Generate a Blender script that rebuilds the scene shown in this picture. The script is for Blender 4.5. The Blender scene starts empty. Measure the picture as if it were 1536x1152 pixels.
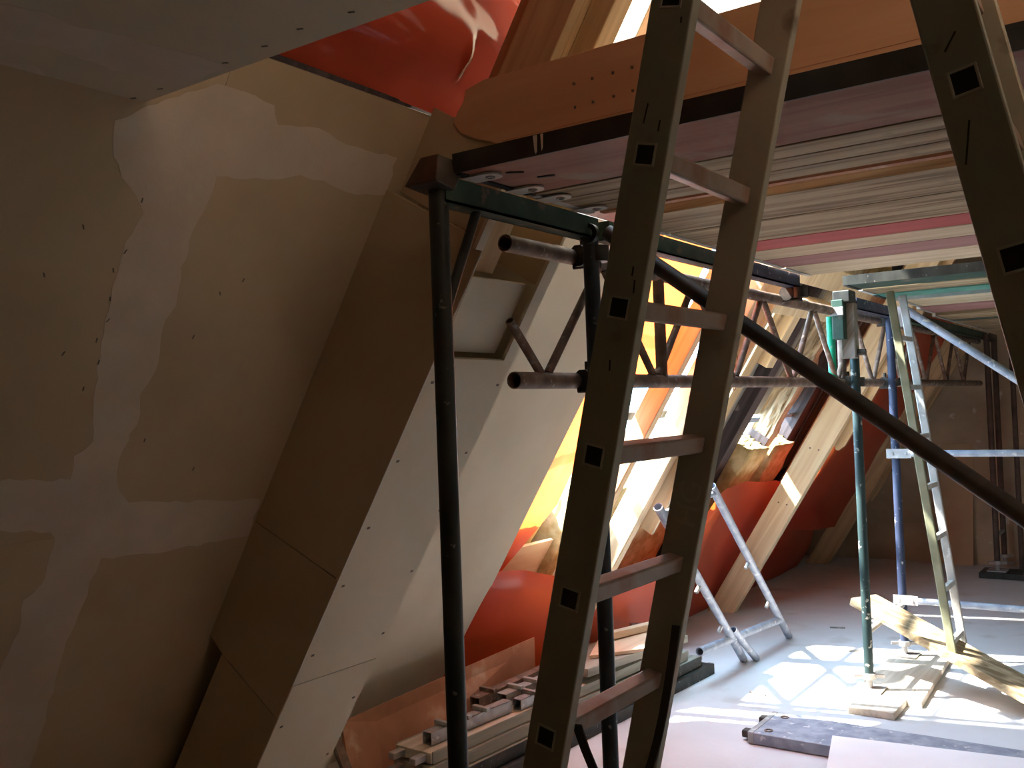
import bpy, bmesh, math, random
from math import sin, cos, pi, radians
from mathutils import Vector, Matrix, noise

random.seed(11)
scene = bpy.context.scene
COL = scene.collection

# ------------------------------------------------------------------ camera
def cam_axes(yaw, pitch, roll):
    f = Vector((sin(yaw) * cos(pitch), cos(yaw) * cos(pitch), sin(pitch)))
    r = Vector((cos(yaw), -sin(yaw), 0.0))
    u = r.cross(f)
    return cos(roll) * r + sin(roll) * u, -sin(roll) * r + cos(roll) * u, f

_r, _u, _f = cam_axes(radians(-35.016), radians(1.511), radians(-2.11))
cam_data = bpy.data.cameras.new('camera')
cam_data.sensor_width = 36.0
cam_data.lens = 33.75
cam_data.clip_start = 0.02
cam = bpy.data.objects.new('camera', cam_data)
COL.objects.link(cam)
m = Matrix((_r, _u, -_f)).transposed().to_4x4()
m.translation = Vector((0, 0, 1.6))
cam.matrix_world = m
scene.camera = cam

# ------------------------------------------------------------------ sky, sun, exposure
SKY = 40.0
SUN = 90.0
world = bpy.data.worlds.new('sky')
scene.world = world
world.use_nodes = True
bg = world.node_tree.nodes['Background']
bg.inputs[0].default_value = (0.49, 0.735, 1.0, 1)
bg.inputs[1].default_value = SKY
sun_data = bpy.data.lights.new('sun', 'SUN')
sun_data.energy = SUN
sun_data.angle = 0.028
sun_data.color = (1.0, 0.95, 0.88)
sun = bpy.data.objects.new('sun', sun_data)
COL.objects.link(sun)
sun.rotation_euler = Vector((0.48, 0.23, -0.85)).to_track_quat('-Z', 'Y').to_euler()

vs = scene.view_settings
vs.view_transform = 'Standard'
vs.look = 'None'
vs.gamma = 1.0
vs.exposure = -0.92
vs.use_curve_mapping = False
scene.cycles.max_bounces = 12
scene.cycles.diffuse_bounces = 8
scene.cycles.sample_clamp_indirect = 12.0

# ------------------------------------------------------------------ slope frame of the steep roof
E1 = Vector((0.533, 0, 0.846))      # up the rafters
E3 = Vector((0.846, 0, -0.533))     # into the room
O0 = Vector((-3.30, 0, 0))
def W(s, y, n):
    return O0 + E1 * s + E3 * n + Vector((0, y, 0))
def SW(p):
    return W(*p)

# portals where the sky comes in (they only steer sampling)
def portal(name, a, b, c):          # corner, corner along x, corner along y
    d = bpy.data.lights.new(name, 'AREA')
    d.shape = 'RECTANGLE'
    ux, uy = (b - a), (c - a)
    d.size, d.size_y = ux.length, uy.length
    d.cycles.is_portal = True
    o = bpy.data.objects.new(name, d)
    COL.objects.link(o)
    x, y = ux.normalized(), uy.normalized()
    z = x.cross(y)
    mm = Matrix((x, y, z)).transposed().to_4x4()
    mm.translation = (b + c) / 2
    o.matrix_world = mm
    return o
OP_Y0, OP_Y1, OP_S0, OP_S1 = 3.85, 5.95, 1.15, 3.55
RW = (.35, 1.45, 3.15, 4.25)          # unseen roof window added in the right slope to light above the deck: y0, y1, s0, s1
def _mir(p): return Vector((-p.x, p.y, p.z))
portal('added_window_portal', _mir(W(RW[2], RW[1], -.09)), _mir(W(RW[3], RW[1], -.09)), _mir(W(RW[2], RW[0], -.09)))
portal('upper_gap_portal', W(3.05, 2.62, -.30), W(4.6, 2.62, -.30), W(3.05, 3.6, -.30))
portal('roof_gap_portal', W(OP_S0, OP_Y0, -.30), W(OP_S1, OP_Y0, -.30), W(OP_S0, OP_Y1, -.30))

# ------------------------------------------------------------------ materials
MATS = {}
def nmat(name, c1, c2, rough=.7, scale=(6, 6, 6), detail=5, metallic=0.0, rot=(0, 0, 0), lo=.35, hi=.65,
         c3=None, c3_scale=20, c3_lo=.62, c3_hi=.68, bump=0.0, bump_scale=None, spec=.3, translucent=0.0, distort=0.0, through=(.8, .135, .022)):
    mt = bpy.data.materials.new(name)
    mt.use_nodes = True
    nt = mt.node_tree
    N, L = nt.nodes, nt.links
    p = N['Principled BSDF']
    p.inputs['Roughness'].default_value = rough
    p.inputs['Metallic'].default_value = metallic
    p.inputs['Specular IOR Level'].default_value = spec
    tc = N.new('ShaderNodeTexCoord')
    mp = N.new('ShaderNodeMapping')
    mp.inputs['Scale'].default_value = scale
    vr = N.new('ShaderNodeVectorRotate'); vr.rotation_type = 'EULER_XYZ'
    vr.inputs['Rotation'].default_value = rot
    L.new(tc.outputs['Object'], vr.inputs['Vector'])
    L.new(vr.outputs[0], mp.inputs['Vector'])
    nz = N.new('ShaderNodeTexNoise')
    nz.inputs['Scale'].default_value = 1.0
    nz.inputs['Detail'].default_value = detail
    nz.inputs['Distortion'].default_value = distort
    L.new(mp.outputs[0], nz.inputs['Vector'])
    rp = N.new('ShaderNodeValToRGB')
    rp.color_ramp.elements[0].position = lo
    rp.color_ramp.elements[1].position = hi
    rp.color_ramp.elements[0].color = (*c1, 1)
    rp.color_ramp.elements[1].color = (*c2, 1)
    L.new(nz.outputs[0], rp.inputs[0])
    col = rp.outputs[0]
    if c3 is not None:
        n2 = N.new('ShaderNodeTexNoise')
        n2.inputs['Scale'].default_value = c3_scale
        n2.inputs['Detail'].default_value = 4
        L.new(tc.outputs['Object'], n2.inputs['Vector'])
        r2 = N.new('ShaderNodeValToRGB')
        r2.color_ramp.elements[0].position = c3_lo
        r2.color_ramp.elements[1].position = c3_hi
        L.new(n2.outputs[0], r2.inputs[0])
        mx = N.new('ShaderNodeMix'); mx.data_type = 'RGBA'
        L.new(r2.outputs[0], mx.inputs[0])
        L.new(col, mx.inputs[6])
        mx.inputs[7].default_value = (*c3, 1)
        col = mx.outputs[2]
    L.new(col, p.inputs['Base Color'])
    if bump:
        b = N.new('ShaderNodeBump')
        b.inputs['Strength'].default_value = bump
        b.inputs['Distance'].default_value = .01
        if bump_scale:
            n3 = N.new('ShaderNodeTexNoise'); n3.inputs['Scale'].default_value = bump_scale
            n3.inputs['Detail'].default_value = 6
            L.new(tc.outputs['Object'], n3.inputs['Vector'])
            L.new(n3.outputs[0], b.inputs['Height'])
        else:
            L.new(nz.outputs[0], b.inputs['Height'])
        L.new(b.outputs[0], p.inputs['Normal'])
    if translucent:
        tr = N.new('ShaderNodeBsdfTranslucent')
        tr.inputs['Color'].default_value = (*through, 1)     # light that passes through
        ms = N.new('ShaderNodeMixShader')
        ms.inputs[0].default_value = translucent
        L.new(p.outputs[0], ms.inputs[1])
        L.new(tr.outputs[0], ms.inputs[2])
        L.new(ms.outputs[0], N['Material Output'].inputs[0])
    MATS[name] = mt
    return mt

SLOPE_ROT = (0, math.atan2(.846, .533), 0)      # world -> rafter frame (x up the slope)
M = {}
M['floor'] = nmat('dusty_screed', (.52, .525, .53), (.66, .67, .68), .75, (.9, .9, .9), 6, c3=(.46, .43, .40), c3_scale=3.2, c3_lo=.58, c3_hi=.75, bump=.12, bump_scale=40)
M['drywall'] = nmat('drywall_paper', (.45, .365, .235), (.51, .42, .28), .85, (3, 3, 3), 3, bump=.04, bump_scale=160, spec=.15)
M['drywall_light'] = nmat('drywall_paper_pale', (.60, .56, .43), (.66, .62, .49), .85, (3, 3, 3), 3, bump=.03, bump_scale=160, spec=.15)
M['drywall_cut'] = nmat('gypsum_core', (.74, .72, .66), (.82, .80, .75), .9)
M['plaster'] = nmat('joint_plaster', (.55, .475, .375), (.61, .535, .43), .85, (7, 7, 7), 5, bump=.08, bump_scale=60, spec=.15)
M['ceiling'] = nmat('ceiling_paper', (.53, .47, .34), (.59, .53, .39), .85, (3, 3, 3), 3, spec=.15)
M['render'] = nmat('old_wall_render', (.33, .24, .16), (.50, .39, .27), .9, (1.6, 1.6, 2.2), 7, c3=(.60, .55, .47), c3_scale=9, c3_lo=.66, c3_hi=.75, bump=.35, bump_scale=12)
M['dark_skin'] = nmat('dark_roof_underlay', (.055, .05, .052), (.10, .095, .10), .8, (9, 9, 9), 5, rot=SLOPE_ROT)
M['foil'] = nmat('red_foil', (.58, .085, .045), (.68, .12, .062), .32, (2, 2, 2), 3, translucent=.45, spec=.5)
M['foil_glossy'] = nmat('red_foil_glossy', (.58, .07, .034), (.66, .10, .048), .12, (2, 2, 2), 3, translucent=.4, spec=.6, through=(.64, .085, .035))
M['lining'] = nmat('warm_wood_fibre_lining', (.66, .55, .37), (.74, .62, .43), .85, (3, 3, 3), 4)
M['foil_added_window'] = nmat('added_window_foil', (.58, .085, .045), (.68, .12, .062), .3, (2, 2, 2), 3, translucent=.62, spec=.4, through=(.80, .36, .19))  # foil on the added window, tinted to warm the light above the deck
def wood(name, c1, c2, axis, rough=.65, dens=26, stretch=1.3, **k):
    sc = [dens] * 3
    rot = (0, 0, 0)
    if axis == 'x': sc[0] = stretch
    elif axis == 'y': sc[1] = stretch
    elif axis == 'z': sc[2] = stretch
    else: sc[0] = stretch; rot = SLOPE_ROT
    return nmat(name, c1, c2, rough, tuple(sc), 5, rot=rot, distort=.6, **k)
M['pine'] = wood('new_pine', (.70, .50, .29), (.86, .70, .46), 's', bump=.05)
M['pine_x'] = wood('new_pine_across', (.54, .33, .18), (.62, .40, .23), 'x', dens=14, bump=.04)
M['larch'] = wood('tan_rafter_wood', (.44, .30, .16), (.60, .43, .24), 's', bump=.05)
M['old_dark'] = wood('old_dark_rafter', (.045, .036, .036), (.105, .085, .088), 's', rough=.75, bump=.3, c3=(.28, .24, .21), c3_scale=9, c3_lo=.66, c3_hi=.74)
M['old_grey'] = wood('weathered_grey_board', (.16, .145, .125), (.36, .33, .285), 's', rough=.8, bump=.3)
M['rotten'] = wood('rotten_pale_wood', (.36, .25, .14), (.76, .62, .42), 's', rough=.85, dens=30, bump=.9)
M['deck'] = wood('weathered_deck_board', (.18, .125, .065), (.42, .335, .205), 'x', rough=.75, dens=24, bump=.15, lo=.40, hi=.60, c3=(.22, .17, .11), c3_scale=7, c3_lo=.62, c3_hi=.72)
M['deck_pale'] = wood('pale_deck_board', (.40, .33, .21), (.56, .48, .34), 'x', rough=.75, dens=20, bump=.12)
M['deck_pink'] = wood('faded_pink_deck_board', (.22, .09, .06), (.31, .15, .10), 'x', rough=.75, dens=18, bump=.12, c3=(.30, .23, .17), c3_scale=6, c3_lo=.55, c3_hi=.7)
M['deck_red'] = wood('red_painted_board', (.34, .045, .048), (.42, .07, .068), 'x', rough=.65, dens=16, bump=.08)
M['deck_mauve'] = wood('mauve_painted_board', (.25, .12, .115), (.33, .18, .165), 'x', rough=.7, dens=16, bump=.08)
M['deck_y'] = wood('dusty_board_lengthwise', (.42, .36, .28), (.62, .55, .45), 'y', rough=.8, dens=22, bump=.15)
M['deck_y_grey'] = wood('grey_board_lengthwise', (.22, .21, .17), (.36, .345, .28), 'y', rough=.8, dens=22, bump=.15)
M['board_brown'] = nmat('red_brown_ply', (.34, .15, .08), (.48, .24, .14), .7, (5, 5, 5), 6, c3=(.60, .42, .30), c3_scale=6, c3_lo=.58, c3_hi=.7)
M['ply'] = wood('plywood_offcut', (.66, .46, .30), (.78, .58, .40), 'y', dens=12)
M['ply_wall'] = nmat('brown_ply_sheet', (.44, .31, .19), (.50, .36, .23), .7, (4, 4, 4), 4)
M['blackpaint'] = nmat('black_edge_steel', (.020, .018, .016), (.045, .042, .038), .55, (8, 8, 8), 5)
M['greenpaint'] = nmat('dull_green_paint', (.022, .055, .040), (.046, .092, .068), .5, (12, 12, 12), 5, c3=(.16, .12, .09), c3_scale=18)
M['brightgreen'] = nmat('bright_green_paint', (.0, .24, .12), (.02, .36, .20), .45, (10, 10, 10), 4, c3=(.30, .34, .30), c3_scale=22)
M['teal'] = nmat('teal_paint', (.06, .22, .17), (.13, .33, .26), .45, (8, 8, 8), 4)
M['bluepaint'] = nmat('worn_blue_paint', (.018, .026, .055), (.042, .055, .10), .5, (10, 10, 4), 5, c3=(.38, .38, .38), c3_scale=30, c3_lo=.64, c3_hi=.70)
M['bluegreen'] = nmat('blue_green_worn_paint', (.014, .032, .034), (.034, .062, .060), .5, (10, 10, 3), 5, c3=(.46, .46, .40), c3_scale=26, c3_lo=.63, c3_hi=.68)
M['pole_dark'] = nmat('dirty_black_green_tube', (.018, .020, .017), (.048, .050, .042), .5, (14, 14, 6), 6, c3=(.22, .20, .17), c3_scale=34, c3_lo=.65, c3_hi=.72, metallic=.2)
M['pole_blue_dark'] = nmat('dirty_navy_tube', (.016, .020, .024), (.05, .06, .07), .45, (12, 12, 5), 6, c3=(.25, .25, .25), c3_scale=34, c3_lo=.66, c3_hi=.73, metallic=.2)
M['rust'] = nmat('rusty_tube', (.13, .085, .062), (.27, .19, .145), .65, (14, 14, 14), 6, c3=(.36, .33, .30), c3_scale=28, metallic=.25)
M['galv'] = nmat('galvanised_steel', (.30, .29, .28), (.44, .43, .42), .5, (18, 18, 18), 5, metallic=.45, c3=(.58, .57, .55), c3_scale=26)
M['galv_grey'] = nmat('dull_grey_blue_tube', (.24, .27, .33), (.38, .41, .47), .55, (16, 16, 16), 5, metallic=.2, c3=(.60, .60, .60), c3_scale=26)
M['brown_tube'] = nmat('brown_dirty_tube', (.055, .04, .028), (.095, .07, .05), .55, (16, 16, 16), 5, metallic=.2)
M['rustdark'] = nmat('dark_rust_paint', (.06, .034, .024), (.10, .06, .045), .6, (12, 12, 12), 5)
M['alu'] = nmat('dull_aluminium', (.33, .32, .245), (.40, .385, .30), .48, (7, 7, 7), 5, metallic=.35, c3=(.10, .085, .065), c3_scale=11, c3_lo=.62, c3_hi=.78)
M['alu_rung'] = nmat('worn_aluminium_rung', (.27, .21, .165), (.37, .31, .26), .5, (9, 9, 9), 5, metallic=.35, c3=(.26, .13, .08), c3_scale=9, c3_lo=.52, c3_hi=.68)
M['alu_pale'] = nmat('dusty_aluminium', (.36, .355, .33), (.52, .51, .48), .5, (9, 9, 9), 5, metallic=.3, c3=(.66, .65, .62), c3_scale=20)
M['alu_green'] = nmat('green_tinged_aluminium', (.24, .255, .16), (.34, .35, .24), .5, (9, 9, 9), 5, metallic=.3)
M['rim'] = nmat('rung_rim_aluminium', (.46, .44, .36), (.52, .50, .42), .5, metallic=.35)
M['hole'] = nmat('hole_shade', (.02, .018, .014), (.03, .027, .02), .8)  # near black, stands in for the shade inside holes and tubes
M['steel_bright'] = nmat('scuffed_plate_steel', (.46, .44, .40), (.58, .56, .52), .5, (16, 16, 16), 5, metallic=.3)
M['couple'] = nmat('greasy_coupler_steel', (.03, .027, .024), (.075, .065, .055), .55, (22, 22, 22), 5, metallic=.4)
M['insul'] = nmat('mineral_wool', (.46, .31, .13), (.68, .52, .29), .95, (14, 14, 14), 7, bump=.6, spec=.05)
M['white_board'] = nmat('white_sheet', (.80, .80, .80), (.86, .86, .86), .8, (3, 3, 3), 3)
M['strap'] = nmat('black_webbing', (.02, .018, .015), (.035, .03, .026), .85)
M['screw'] = nmat('screw_head', (.10, .085, .065), (.15, .13, .10), .6)
M['pencil'] = nmat('dark_scratch', (.035, .03, .022), (.055, .047, .035), .9)
M['whitepaint'] = nmat('white_drip', (.62, .58, .52), (.70, .66, .60), .8)
M['ghost'] = nmat('ghost_lettering', (.43, .415, .33), (.47, .455, .36), .6, metallic=.2)
M['rope'] = nmat('brown_wire', (.30, .17, .08), (.40, .24, .12), .8)
M['bluetape'] = nmat('pale_blue_strip', (.30, .42, .58), (.40, .52, .68), .6)

# ------------------------------------------------------------------ mesh helpers
ORG = {}
class MB:
    def __init__(self):
        self.v, self.f, self.sm = [], [], []
    def add(self, verts, faces, smooth=False):
        b = len(self.v)
        self.v += [Vector(p) for p in verts]
        self.f += [tuple(i + b for i in f) for f in faces]
        self.sm += [smooth] * len(faces)
        return self
    def hexa(self, c):      # 8 corners: bottom ring 0-3, top ring 4-7
        return self.add(c, [(0, 3, 2, 1), (4, 5, 6, 7), (0, 1, 5, 4), (1, 2, 6, 5), (2, 3, 7, 6), (3, 0, 4, 7)])
    def box(self, x0, x1, y0, y1, z0, z1):
        return self.hexa([(x0, y0, z0), (x1, y0, z0), (x1, y1, z0), (x0, y1, z0), (x0, y0, z1), (x1, y0, z1), (x1, y1, z1), (x0, y1, z1)])
    def sbox(self, s0, s1, y0, y1, n0, n1):
        # rings at n0 / n1 ; right-handed (s, n, y): order so faces point out
        c = [W(s0, y0, n0), W(s0, y1, n0), W(s1, y1, n0), W(s1, y0, n0), W(s0, y0, n1), W(s0, y1, n1), W(s1, y1, n1), W(s1, y0, n1)]
        return self.hexa(c)
    def obox(self, c, ax, ay, az, hx, hy, hz):
        c = Vector(c); ax, ay, az = Vector(ax).normalized() * hx, Vector(ay).normalized() * hy, Vector(az).normalized() * hz
        return self.hexa([c - ax - ay - az, c + ax - ay - az, c + ax + ay - az, c - ax + ay - az,
                          c - ax - ay + az, c + ax - ay + az, c + ax + ay + az, c - ax + ay + az])
    def beam(self, a, b, w, h, up=(0, 0, 1)):       # bar from a to b
        a, b = Vector(a), Vector(b)
        d = (b - a).normalized()
        sd = d.cross(Vector(up))
        if sd.length < 1e-4: sd = Vector((1, 0, 0))
        sd.normalize(); u = sd.cross(d)
        return self.obox((a + b) / 2, d, sd, u, (b - a).length / 2, w / 2, h / 2)
    def tube(self, a, b, r, seg=16, wall=0.0, r2=None):
        a, b = Vector(a), Vector(b)
        d = (b - a).normalized()
        t = Vector((0, 0, 1)) if abs(d.z) < .9 else Vector((1, 0, 0))
        x = d.cross(t).normalized(); y = d.cross(x)
        r2 = r if r2 is None else r2
        ring = lambda c, rr: [c + (x * cos(2 * pi * i / seg) + y * sin(2 * pi * i / seg)) * rr for i in range(seg)]
        A, B = ring(a, r), ring(b, r2)
        side = [(i, (i + 1) % seg, seg + (i + 1) % seg, seg + i) for i in range(seg)]
        self.add(A + B, [f[::-1] for f in side] if False else side, True)
        if wall > 0:
            Ai, Bi = ring(a, r - wall), ring(b, r2 - wall)
            self.add(Ai + Bi, [f[::-1] for f in side], True)
            self.add(A + Ai, [(i, seg + i, seg + (i + 1) % seg, (i + 1) % seg) for i in range(seg)])
            self.add(B + Bi, [(i, (i + 1) % seg, seg + (i + 1) % seg, seg + i) for i in range(seg)])
        else:
            self.add(A, [tuple(range(seg))[::-1]])
            self.add(B, [tuple(range(seg))])
        return self
    def path(self, pts, r, seg=8):
        for i in range(len(pts) - 1): self.tube(pts[i], pts[i + 1], r, seg)
        return self
    def prism(self, poly, off):        # 3-D polygon extruded by off
        off = Vector(off); n = len(poly)
        P = [Vector(p) for p in poly]
        return self.add(P + [p + off for p in P], [tuple(range(n))[::-1], tuple(range(n, 2 * n))] + [(i, (i + 1) % n, n + (i + 1) % n, n + i) for i in range(n)])
    def grid(self, fn, nu, nv, smooth=True):
        V = [fn(i / nu, j / nv) for i in range(nu + 1) for j in range(nv + 1)]
        F = [(i * (nv + 1) + j, (i + 1) * (nv + 1) + j, (i + 1) * (nv + 1) + j + 1, i * (nv + 1) + j + 1) for i in range(nu) for j in range(nv)]
        return self.add(V, F, smooth)
    def build(self, name, mt, parent=None, bevel=0.0, fix=True, origin=None):
        me = bpy.data.meshes.new(name)
        mn = Vector([min(p[i] for p in self.v) for i in range(3)])
        mx = Vector([max(p[i] for p in self.v) for i in range(3)])
        o_ = Vector(origin) if origin is not None else Vector(((mn.x + mx.x) / 2, (mn.y + mx.y) / 2, mn.z if parent is None else (mn.z + mx.z) / 2))
        me.from_pydata([tuple(p - o_) for p in self.v], [], self.f)
        me.polygons.foreach_set('use_smooth', self.sm)
        if fix:
            bm = bmesh.new(); bm.from_mesh(me)
            bmesh.ops.recalc_face_normals(bm, faces=bm.faces)
            bm.to_mesh(me); bm.free()
        me.materials.append(M[mt] if isinstance(mt, str) else mt)
        me.update()
        ob = bpy.data.objects.new(name, me)
        COL.objects.link(ob)
        ORG[ob] = o_
        if parent is not None:
            ob.parent = parent
            ob.location = o_ - ORG[parent]
        else:
            ob.location = o_
        if bevel:
            b = ob.modifiers.new('bevel', 'BEVEL'); b.width = bevel; b.segments = 2; b.limit_method = 'ANGLE'
        return ob
def tag(o, label, cat, group=None):
    o['label'] = label; o['category'] = cat
    if group: o['group'] = group
    return o
def struct(o, label=None):
    o['kind'] = 'structure'
    if label: o['label'] = label
    return o
def stuff(o):
    o['kind'] = 'stuff'; return o
def thing(name, loc, label, cat, group=None):
    o = bpy.data.objects.new(name, None)
    o.empty_display_size = .05
    o.location = loc; ORG[o] = Vector(loc)
    COL.objects.link(o)
    return tag(o, label, cat, group)
def base(name, loc):
    o = bpy.data.objects.new(name, None); o.empty_display_size = .05
    o.location = loc; ORG[o] = Vector(loc); COL.objects.link(o); return o

# =================================================================== SETTING
struct(MB().box(-3.9, 3.9, -3.1, 9.95, -.12, 0).build('floor', 'floor'), 'dusty pale screed floor with patches of sunlight')
M['floorboard'] = wood('brown_floor_board', (.30, .20, .11), (.42, .29, .165), 'x', dens=12)
fb_ = base('added_floor_boarding', (0, -.3, 0)); struct(fb_, 'unseen brown boards added over the near floor for a dim warm bounce')  # unseen boards added to darken and warm the foreground bounce
for i in range(24):
    MB().box(-2.85, 3.2, -2.9 + .21 * i, -2.9 + .21 * i + .206, .0, .02).build('floor_plank', 'floorboard', fb_)
wb = struct(MB().box(-3.9, 3.9, 9.80, 9.95, 0, 5.6).build('wall_back', 'render'), 'rough brown rendered gable wall at the far end')
struct(MB().box(-3.9, 3.9, -3.1, -2.95, 0, 5.6).build('wall_front', 'lining'), 'gable wall behind the viewer')
# right roof slope (out of frame)
def mir(p): return Vector((-p.x, p.y, p.z))
wr = base('wall_right', (3.3, 0, 0)); struct(wr, 'sloping roof wall on the unseen right side with a small added roof window')
for a, b, c, d in ((-.4, 5.75, -3.1, RW[0]), (-.4, 5.75, RW[1], 9.95), (-.4, RW[2], RW[0], RW[1]), (RW[3], 5.75, RW[0], RW[1])):
    MB().prism([mir(W(a, c, 0)), mir(W(b, c, 0)), mir(W(b, d, 0)), mir(W(a, d, 0))], mir(E3) * -.1).build('lining_panel', 'lining', wr)

struct(MB().prism([(-1.0, -3.1, 4.55), (0, -3.1, 5.55), (1.0, -3.1, 4.55), (1.0, -3.1, 5.65), (-1.0, -3.1, 5.65)], (0, 13.05, 0)).build('ceiling_ridge', 'dark_skin'), 'dark ridge of the roof high above')
# left slope: drywall boards
wl = base('wall_left', W(0, 0, 0)); struct(wl, 'sloping roof wall lined with plasterboard and filled joints')
T = .0125
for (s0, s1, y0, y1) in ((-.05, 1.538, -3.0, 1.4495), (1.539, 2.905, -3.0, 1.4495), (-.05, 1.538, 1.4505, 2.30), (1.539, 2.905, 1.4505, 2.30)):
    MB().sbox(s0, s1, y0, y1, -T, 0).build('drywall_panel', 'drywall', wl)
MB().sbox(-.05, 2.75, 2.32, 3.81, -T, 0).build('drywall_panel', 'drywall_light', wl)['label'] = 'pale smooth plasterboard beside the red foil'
def splaster(pts, name='plaster_band'):
    return MB().prism([W(a, b, .0001) for a, b in pts], E3 * .0006).build(name, 'plaster', wl)
PLB = [[(2.6705, 1.2116), (2.6431, 1.2166), (2.6161, 1.2253), (2.5901, 1.2337), (2.5754, 1.2517), (2.5482, 1.2667), (2.5347, 1.286), (2.5138, 1.313), (2.4932, 1.3311), (2.4717, 1.3479), (2.4503, 1.3406), (2.4182, 1.3353), (2.3966, 1.3253), (2.3706, 1.3273), (2.3539, 1.3277), (2.3248, 1.3314), (2.3014, 1.3296), (2.2783, 1.3278), (2.2463, 1.3367), (2.2137, 1.3383), (2.1892, 1.3366), (2.1583, 1.3447), (2.1327, 1.3454), (2.1043, 1.3509), (2.0865, 1.3572), (2.0576, 1.3543), (2.0275, 1.3686), (2.001, 1.3692), (1.9704, 1.3732), (1.9404, 1.3824), (1.9063, 1.391), (1.87, 1.4045), (1.8423, 1.4119), (1.8148, 1.3954), (1.7984, 1.3719), (1.756, 1.3826), (1.7262, 1.3819), (1.7324, 1.3549), (1.7242, 1.3326), (1.7311, 1.305), (1.7376, 1.2756), (1.735, 1.2523), (1.7436, 1.2199), (1.74, 1.1986), (1.7105, 1.206), (1.6807, 1.2135), (1.6504, 1.2211), (1.6198, 1.2288), (1.5888, 1.2366), (1.5768, 1.2687), (1.575, 1.2872), (1.5775, 1.3162), (1.564, 1.3455), (1.5616, 1.3757), (1.5396, 1.3928), (1.5147, 1.3962), (1.4847, 1.3939), (1.4497, 1.397), (1.4091, 1.4022), (1.3856, 1.3966), (1.3567, 1.3805), (1.3422, 1.3606), (1.3123, 1.3627), (1.2754, 1.3719), (1.2315, 1.3786), (1.2019, 1.3697), (1.1722, 1.3686), (1.1312, 1.3596), (1.1028, 1.3586), (1.0651, 1.368), (1.027, 1.3776), (0.9883, 1.3873), (0.949, 1.3971), (0.9092, 1.4071), (0.8689, 1.4173), (0.8279, 1.4275), (0.7863, 1.438), (0.7441, 1.4486), (0.7013, 1.4593), (0.6802, 1.4914), (0.6728, 1.5299), (0.6582, 1.559), (0.696, 1.5581), (0.7311, 1.5606), (0.771, 1.5577), (0.8076, 1.5567), (0.8464, 1.5591), (0.8837, 1.5507), (0.9298, 1.5438), (0.9604, 1.5526), (1.0003, 1.5438), (1.0478, 1.5405), (1.0785, 1.5397), (1.1185, 1.5388), (1.1504, 1.5345), (1.1888, 1.5416), (1.2141, 1.5448), (1.2454, 1.5448), (1.2848, 1.5486), (1.3163, 1.5528), (1.3656, 1.5429), (1.3946, 1.5532), (1.4475, 1.5554), (1.4368, 1.5943), (1.4418, 1.6215), (1.4395, 1.6614), (1.4366, 1.6948), (1.4297, 1.7353), (1.4296, 1.7694), (1.4344, 1.8033), (1.44, 1.8453), (1.4303, 1.8841), (1.4406, 1.9153), (1.4368, 1.9593), (1.441, 2.0014), (1.44, 2.0316), (1.4388, 2.0777), (1.4824, 2.0753), (1.5164, 2.0674), (1.5503, 2.0739), (1.5865, 2.0656), (1.5941, 2.0216), (1.5905, 1.9695), (1.5954, 1.9257), (1.5992, 1.8938), (1.609, 1.8449), (1.6109, 1.8139), (1.6043, 1.7861), (1.6171, 1.7395), (1.6141, 1.7163), (1.6217, 1.6815), (1.6267, 1.6395), (1.6291, 1.6164), (1.6294, 1.5823), (1.6766, 1.5366), (1.7108, 1.5197), (1.7449, 1.5101), (1.7762, 1.505), (1.8067, 1.5069), (1.8387, 1.5152), (1.8583, 1.5106), (1.8863, 1.5246), (1.9214, 1.5212), (1.9458, 1.5124), (1.9808, 1.5015), (2.0194, 1.5164), (2.0512, 1.5233), (2.0775, 1.5232), (2.1112, 1.5166), (2.1427, 1.5073), (2.1751, 1.5013), (2.1994, 1.5019), (2.2427, 1.5183), (2.2722, 1.5123), (2.3019, 1.5078), (2.3216, 1.5053), (2.3495, 1.494), (2.3707, 1.5011), (2.3987, 1.5004), (2.4203, 1.492), (2.4495, 1.4929), (2.4723, 1.4981), (2.4987, 1.5046), (2.5205, 1.5079), (2.5513, 1.5117), (2.5965, 1.5083), (2.602, 1.5374), (2.5998, 1.5644), (2.6049, 1.5963), (2.6144, 1.6225), (2.6156, 1.6564), (2.6229, 1.6905), (2.6329, 1.7189), (2.6475, 1.7553), (2.6423, 1.8032), (2.6475, 1.8399), (2.6382, 1.881), (2.6304, 1.9343), (2.63, 1.9815), (2.6375, 2.0082), (2.6413, 2.0485), (2.6486, 2.0881), (2.677, 2.0836), (2.7115, 2.083), (2.7358, 2.0696), (2.7607, 2.0756), (2.7636, 2.0254), (2.7572, 2.0016), (2.7577, 1.9466), (2.7599, 1.9099), (2.7579, 1.8753), (2.7634, 1.8354), (2.7742, 1.7994), (2.7796, 1.7622), (2.7749, 1.724), (2.7671, 1.6914), (2.7652, 1.6657), (2.7583, 1.632), (2.7821, 1.611), (2.8018, 1.6025), (2.8042, 1.5685), (2.811, 1.54), (2.8127, 1.5059), (2.8119, 1.4823), (2.8125, 1.4508), (2.8111, 1.4258), (2.7958, 1.4043), (2.7824, 1.3816), (2.7733, 1.3591), (2.7566, 1.3399), (2.745, 1.3137), (2.7293, 1.2976), (2.7203, 1.2767), (2.7056, 1.2583), (2.6853, 1.2374)]]
for poly in PLB: splaster(poly)
sc = MB()
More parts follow.
